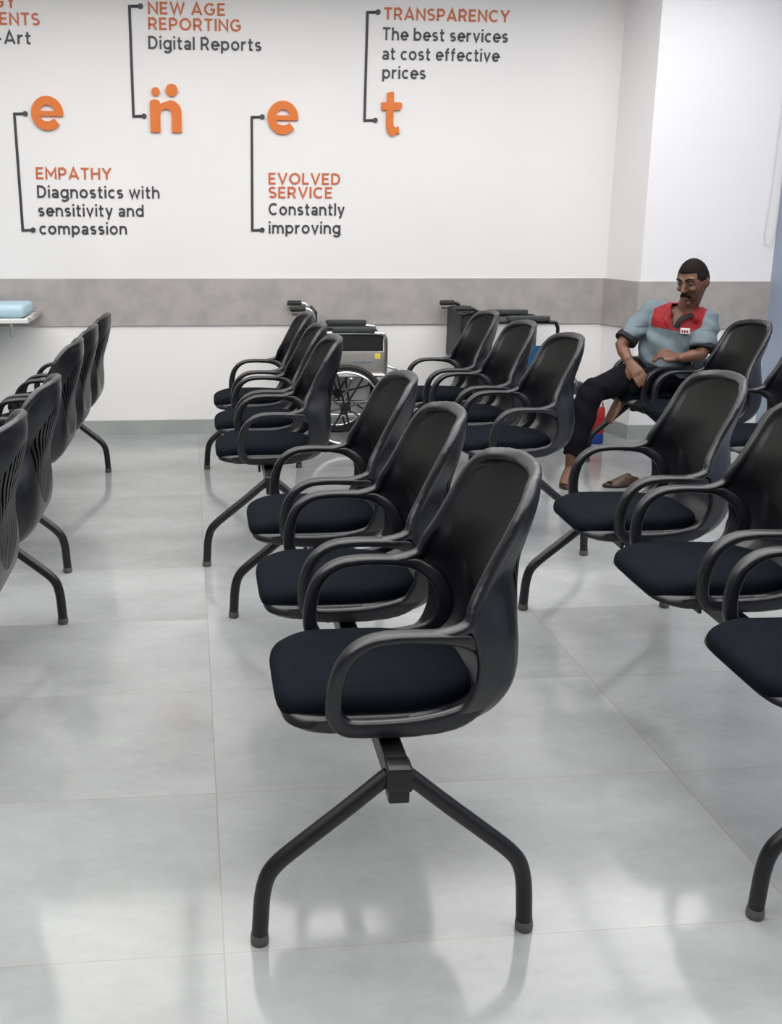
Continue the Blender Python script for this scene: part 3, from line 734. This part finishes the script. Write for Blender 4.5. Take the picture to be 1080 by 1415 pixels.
zz = Vector((0, 0, 1))
hyaw = math.radians(215); hf = Vector((math.cos(hyaw), math.sin(hyaw), 0)); hs = Vector((-hf.y, hf.x, 0))
hp = math.radians(16)
Hm = Matrix((hf*math.cos(hp)-zz*math.sin(hp), hs, hf*math.sin(hp)+zz*math.cos(hp))).transposed()   # x: face forward, y: his left, z: crown
def HP(x, y, z): return P['hd'] + Hm @ Vector((x, y, z))
def headfn(p):
    q = p.copy()
    if q.z < 0:                                    # jaw: narrower, chin forward
        q.y *= 1-0.30*(-q.z)**1.3; q.x *= (1-0.10*(-q.z)) if q.x > 0 else (1-0.35*(-q.z))
    if q.x > 0: q.x *= 0.93; q.y *= 1-0.05*q.x
    return q
body = MB()
body.ball(P['hd'], (0.098, 0.077, 0.121), 32, 20, Hm, headfn)
body.tube([HP(0.086, 0, 0.022), HP(0.100, 0, -0.005), HP(0.112, 0, -0.028), HP(0.100, 0, -0.036)], [0.009, 0.011, 0.0145, 0.010], 10)       # nose
for s in (-1, 1):
    body.ball(HP(0.100, s*0.011, -0.030), 0.009, 8, 6)
    body.tube([HP(0.090, s*0.010, 0.030), HP(0.088, s*0.030, 0.034), HP(0.072, s*0.052, 0.028)], [0.009, 0.010, 0.008], 8)    # brow ridge
    body.ball(HP(0.074, s*0.036, -0.022), (0.018, 0.020, 0.016), 10, 8, Hm)                                                   # cheek
    body.ball(HP(-0.004, s*0.079, -0.006), (0.020, 0.007, 0.031), 12, 10, Hm @ Matrix.Rotation(s*-0.35, 3, 'Z'))              # ear
body.tube([HP(0.080, -0.022, -0.066), HP(0.093, 0, -0.064), HP(0.080, 0.022, -0.066)], [0.006, 0.009, 0.006], 8)
body.tube([HP(0.080, -0.018, -0.078), HP(0.091, 0, -0.078), HP(0.080, 0.018, -0.078)], [0.006, 0.009, 0.006], 8)
body.ball(HP(0.074, 0, -0.104), (0.018, 0.022, 0.017), 10, 8, Hm)                                                             # chin
body.tube([HP(-0.012, 0, -0.05), P['nk']+V(-0.01, -0.015, 0.02), P['nk']-zz*0.04], [0.056, 0.056, 0.066], 16)
body.tube([P['nk']-zz*0.02, P['ch'], P['be'], P['pe']], [(0.07, 0.06), (0.135, 0.085), (0.125, 0.085), (0.13, 0.09)], 20, up=cf)
for a, b_, c_, r in (('Rs', 'Re', 'Rw', None), ('Ls', 'Le', 'Lw', None)):
    A, B_, Cc = P[a], P[b_], P[c_]
    body.tube([P['ch']+zz*0.05, A, A.lerp(B_, .5), B_, B_.lerp(Cc, .35), Cc], [0.06, 0.052, 0.043, 0.036, 0.036, 0.025], 14)
body.tube([P['pe'], P['Rh'], P['Rh'].lerp(P['Rk'], .5), P['Rk'], P['Rk'].lerp(P['Ra'], .3), P['Ra']+zz*0.05, P['Ra']-zz*0.03], [0.08, 0.08, 0.066, 0.050, 0.048, 0.034, 0.032], 14)
body.tube([P['pe'], P['Lh'], P['Lh'].lerp(P['Lk'], .5), P['Lk'], P['Lk'].lerp(P['La'], .5), P['La']], [0.08, 0.078, 0.064, 0.050, 0.046, 0.033], 14)
def foot(ank, toe, upv):
    d = (toe-ank); L = d.length; d.normalize(); s = d.cross(upv).normalized(); u = s.cross(d).normalized()
    body.tube([ank-d*0.035+u*0.0, ank+d*0.02, ank+d*L*0.55, ank+d*L*0.85, ank+d*L*0.97], [(0.030, 0.030), (0.034, 0.034), (0.040, 0.026), (0.043, 0.018), (0.040, 0.012)], 14, up=u)
    for k in range(5):
        o_ = s*(-0.032+0.0165*k); ln = (0.050, 0.044, 0.040, 0.035, 0.028)[k]
        body.tube([ank+d*L*0.90+o_*0.9, ank+d*(L*0.92+ln*0.6)+o_, ank+d*(L*0.92+ln)+o_-u*0.004], [0.010, 0.0088, 0.0065], 8)
foot(V(2.045, 3.70, 0.072), V(1.985, 3.575, 0.036), zz)
foot(P['La']+V(-0.01, -0.002, -0.018), V(2.338, 3.905, 0.325), V(-0.75, -0.1, 0.55))
def hand(wr, d, pn, thumb_side, curl, ln=0.185):
    d = d.normalized(); pn = (pn-d*pn.dot(d)).normalized(); s = d.cross(pn).normalized()*thumb_side   # s towards the thumb
    pl = ln*0.52
    body.tube([wr-d*0.02, wr+d*pl*0.35, wr+d*pl*0.9, wr+d*pl], [(0.022, 0.017), (0.034, 0.016), (0.040, 0.0145), (0.036, 0.011)], 14, up=pn)
    for k in range(4):
        o_ = s*(0.029-0.0195*k); fl = ln*(0.42, 0.47, 0.43, 0.34)[k]
        p = wr+d*(pl*0.93)+o_; q = d.copy(); pts = [p-d*0.025, p]; rs = [0.0095, 0.0098]
        for j, seg in enumerate((0.45, 0.32, 0.23)):
            a = curl*(0.7, 1.0, 0.8)[j]*(1+0.08*k)
            q = (q*math.cos(a)+pn*math.sin(a)).normalized(); p = p+q*fl*seg+o_*0.03; pts.append(p); rs.append((0.0092, 0.0086, 0.0070)[j])
        body.tube(pts, rs, 9)
    p = wr+d*pl*0.25+s*0.026
    body.tube([p-s*0.012, p+s*0.016+d*0.022+pn*0.006, p+s*0.024+d*0.050+pn*0.012, p+s*0.021+d*0.074+pn*0.018], [0.014, 0.0125, 0.0105, 0.0078], 9)
hand(P['Rw'], V(0.38, -0.62, -0.72), V(0.55, 0.35, -0.65), -1, 0.22)
hand(P['Lw'], V(-0.93, 0.10, 0.30), V(-0.15, 0.45, -0.85), 1, 0.95)
bm_ = voxel(body, 'body', 0.0056, 3)
for v in bm_.vertices: v.co -= O
link('body', bm_, M_skin, man)
def child(name, mb, m, vox=None, it=3, label=None, mats=None):
    if vox:
        me = voxel(mb, name, vox, it)
        for v in me.vertices: v.co -= O
    else:
        mb.v = [v-O for v in mb.v]; me = mb.mesh(name)
    o = link(name, me, m, man, mats)
    if label: o['label'] = label
    return o
# hair: cap hugging the skull, hairline over the brow
def hairfn(p):
    q = headfn(p); return q
hb = MB(); hb.ball(P['hd'], (0.1025, 0.0815, 0.1245), 40, 28, Hm, headfn)
me = hb.mesh('hair'); bm = bmesh.new(); bm.from_mesh(me)
Hi = Hm.inverted()
dl = []
for v in bm.verts:
    q = Hi @ (v.co-P['hd'])
    line = 0.062 if q.x > 0.045 else (0.062-(0.045-q.x)*1.05 if q.x > -0.01 else -0.035)
    if abs(q.y) > 0.055 and -0.01 < q.x < 0.055: line = min(line, 0.012)
    if q.z < line: dl.append(v)
bmesh.ops.delete(bm, geom=dl, context='VERTS')
bmesh.ops.solidify(bm, geom=bm.faces[:], thickness=0.008)
for v in bm.verts:
    n_v = noise.noise(v.co*70); v.co += (v.co-P['hd']).normalized()*0.002*n_v; v.co -= O
bm.to_mesh(me); bm.free()
for p in me.polygons: p.use_smooth = True
link('hair', me, M_hair, man)['label'] = 'short dark brown hair'
ms = MB()
for s in (-1, 1):
    ms.tube([HP(0.101, 0, -0.047), HP(0.098, s*0.014, -0.050), HP(0.086, s*0.028, -0.062), HP(0.080, s*0.031, -0.070)], [(0.005, 0.0085), (0.006, 0.009), (0.005, 0.007), (0.003, 0.003)], 10)
child('moustache', ms, M_hair, label='thick black moustache')
for s in (-1, 1):
    child('eyebrow', MB().tube([HP(0.100, s*0.012, 0.033), HP(0.096, s*0.030, 0.040), HP(0.079, s*0.052, 0.034)], [(0.003, 0.0045), (0.003, 0.005), (0.002, 0.003)], 8), M_hair)
    e_ = child('eye', MB().ball(HP(0.082, s*0.032, 0.012), (0.011, 0.0135, 0.0075), 14, 10, Hm), M_eye)
    ib = MB().ball(HP(0.0905, s*0.033, 0.009), (0.0035, 0.0058, 0.0058), 12, 8, Hm); ib.v = [v-O for v in ib.v]
    part('iris', ib, M_iris, e_)
child('lips', MB().tube([HP(0.094, -0.016, -0.073), HP(0.101, 0, -0.073), HP(0.094, 0.016, -0.073)], [(0.003, 0.003), (0.004, 0.006), (0.003, 0.003)], 8), M_lip)
# shirt
sb = MB()
nk0 = P['nk']-zz*0.035
sb.tube([nk0, P['nk'].lerp(P['ch'], .45), P['ch'], P['ch'].lerp(P['be'], .5), P['be'], P['be'].lerp(P['pe'], .6)-zz*0.01, P['pe']-zz*0.005], [(0.075, 0.062), (0.135, 0.085), (0.170, 0.112), (0.168, 0.118), (0.162, 0.122), (0.160, 0.118), (0.150, 0.105)], 28, up=cf, sq=2.3)
for a, b_ in (('Rs', 'Re'), ('Ls', 'Le')):
    A, B_ = P[a], P[b_]
    inn = P['nk'].lerp(A, 0.35)-zz*0.02
    sb.tube([inn, A+zz*0.004, A.lerp(B_, .3), A.lerp(B_, .78)], [(0.062, 0.062), (0.066, 0.066), (0.070, 0.066), (0.068, 0.060)], 18)
shm = voxel(sb, 'shirt', 0.0046, 8)
# cut the neck opening with a V and colour the yoke
def chest_uv(p):
    d = p-P['ch']; return d.dot(sh), d.dot(cf), p.z
bm = bmesh.new(); bm.from_mesh(shm); dl = []
for v in bm.verts:
    a, f_, z = chest_uv(v.co)
    dn = v.co-P['nk']; rr = math.hypot(dn.x, dn.y)
    if v.co.z > 0.925 and rr < 0.058: dl.append(v)
    elif f_ > 0.03 and z > 0.84 and abs(a-0.012) < 0.033*(z-0.84)/0.10: dl.append(v)
bmesh.ops.delete(bm, geom=dl, context='VERTS')
bm.normal_update()
for v in bm.verts:                                    # cloth folds
    a, f_, z = chest_uv(v.co)
    k = 0.007*math.sin(46*(z+0.55*a)+5*noise.noise(v.co*7))+0.007*noise.noise(v.co*14)
    v.co += v.normal*k*(1.0 if z < 0.84 else 0.45)
for f in bm.faces:
    c_ = f.calc_center_median(); a, f_, z = chest_uv(c_)
    low = 0.842-0.10*(a+0.10) if a < 0.10 else 0.822+0.55*(a-0.10)
    armd = a
    red = f_ > -0.01 and z > low and -0.125 < a < 0.158 and f.normal.dot(cf) > -0.15 and (z < 1.02-0.55*abs(a-0.02))
    f.material_index = 1 if red else 0
    f.smooth = True
bmesh.ops.solidify(bm, geom=bm.faces[:], thickness=0.003)
for v in bm.verts: v.co -= O
bm.to_mesh(shm); bm.free()
link('shirt', shm, None, man, [M_shirt, M_red])['label'] = 'grey-blue shirt with red chest yoke'
for a, b_ in (('Rs', 'Re'), ('Ls', 'Le')):
    A, B_ = P[a], P[b_]
    child('sleeve_cuff', MB().tube([A.lerp(B_, .72), A.lerp(B_, .80), A.lerp(B_, .86)], [(0.067, 0.062), (0.071, 0.064), (0.069, 0.062)], 20), M_cuff, label='black sleeve cuff')
# collar flaps; black on his left one paints in the collar's shadow
nk = P['nk']
for s in (-1, 1):
    p0 = nk+sh*(s*0.055)-cf*0.035-zz*0.002; p1 = nk+sh*(s*0.062)+cf*0.03-zz*0.025; p2 = P['ch']+sh*(0.012+s*0.045)+cf*0.108+zz*0.055; p3 = P['ch']+sh*(0.012+s*0.016)+cf*0.112+zz*0.000
    child('collar', MB().tube(cr([tuple(p0), tuple(p1), tuple(p2), tuple(p3)], 5), [(0.016, 0.004)]*16, 10, up=cf+zz*0.5, sq=2.6), M_cuff if s > 0 else M_red)
lg = P['ch']+sh*0.085+cf*0.121-zz*0.012
Lm = Matrix((sh, cf, zz)).transposed()
bd = MB().box(lg, (0.052, 0.006, 0.032), 0.002, Lm)
o_ = child('chest_badge', bd, M_white, label='small white chest badge with red letters')
rb = MB()
for k in range(3): rb.box(lg+sh*(-0.014+0.014*k)+cf*0.004-zz*0.002, (0.008, 0.003, 0.014), 0.001, Lm)
rb.v = [v-O for v in rb.v]; part('badge_lettering', rb, M_red, o_)
# trousers
tb = MB()
tb.tube([P['be'].lerp(P['pe'], .75), P['pe'], P['pe']-zz*0.07], [(0.15, 0.105), (0.165, 0.12), (0.15, 0.11)], 24, up=cf, sq=2.4)
tb.tube([P['pe']-zz*0.01, P['Rh'], P['Rh'].lerp(P['Rk'], .5)+zz*0.005, P['Rk'], P['Rk'].lerp(P['Ra'], .12), P['Rk'].lerp(P['Ra'], .5), P['Rk'].lerp(P['Ra'], .93)], [0.095, 0.098, 0.084, 0.070, 0.072, 0.066, 0.056], 20)
tb.tube([P['pe']-zz*0.01, P['Lh'], P['Lh'].lerp(P['Lk'], .5), P['Lk'], P['Lk'].lerp(P['La'], .45), P['Lk'].lerp(P['La'], .95)], [0.095, 0.095, 0.080, 0.066, 0.060, 0.050], 20)
me = voxel(tb, 'trousers', 0.0068, 4)
bm = bmesh.new(); bm.from_mesh(me); bm.normal_update()
for v in bm.verts: v.co += v.normal*(0.004*noise.noise(v.co*14)+0.004*math.sin(40*v.co.z+30*v.co.x+4*noise.noise(v.co*6)))-O
bm.to_mesh(me); bm.free()
link('trousers', me, M_trouser, man)['label'] = 'black trousers'
# worn sandal on his right foot
sd = MB()
fa, fb = V(2.078, 3.765, 0.0), V(1.975, 3.552, 0.0); d = (fb-fa).normalized(); s_ = V(-d.y, d.x, 0)
rings = []
for z, k in ((0.0, 0.95), (0.006, 1.0), (0.018, 1.0), (0.022, 0.95)):
    rings.append([fa.lerp(fb, .5)+d*(math.cos(a)*0.130*k)+s_*(math.sin(a)*(0.05 if math.cos(a) > 0 else 0.04)*k)+zz*z for a in [2*PI*q/28 for q in range(28)]])
sd.loft(rings)
vm = vamp(1.0); c_ = fa.lerp(fb, .5)
sd.add([c_+d*q.x+s_*q.y+zz*q.z for q in vm.v], vm.f)
child('sandal', sd, M_leather, label='brown strap sandal on his right foot')
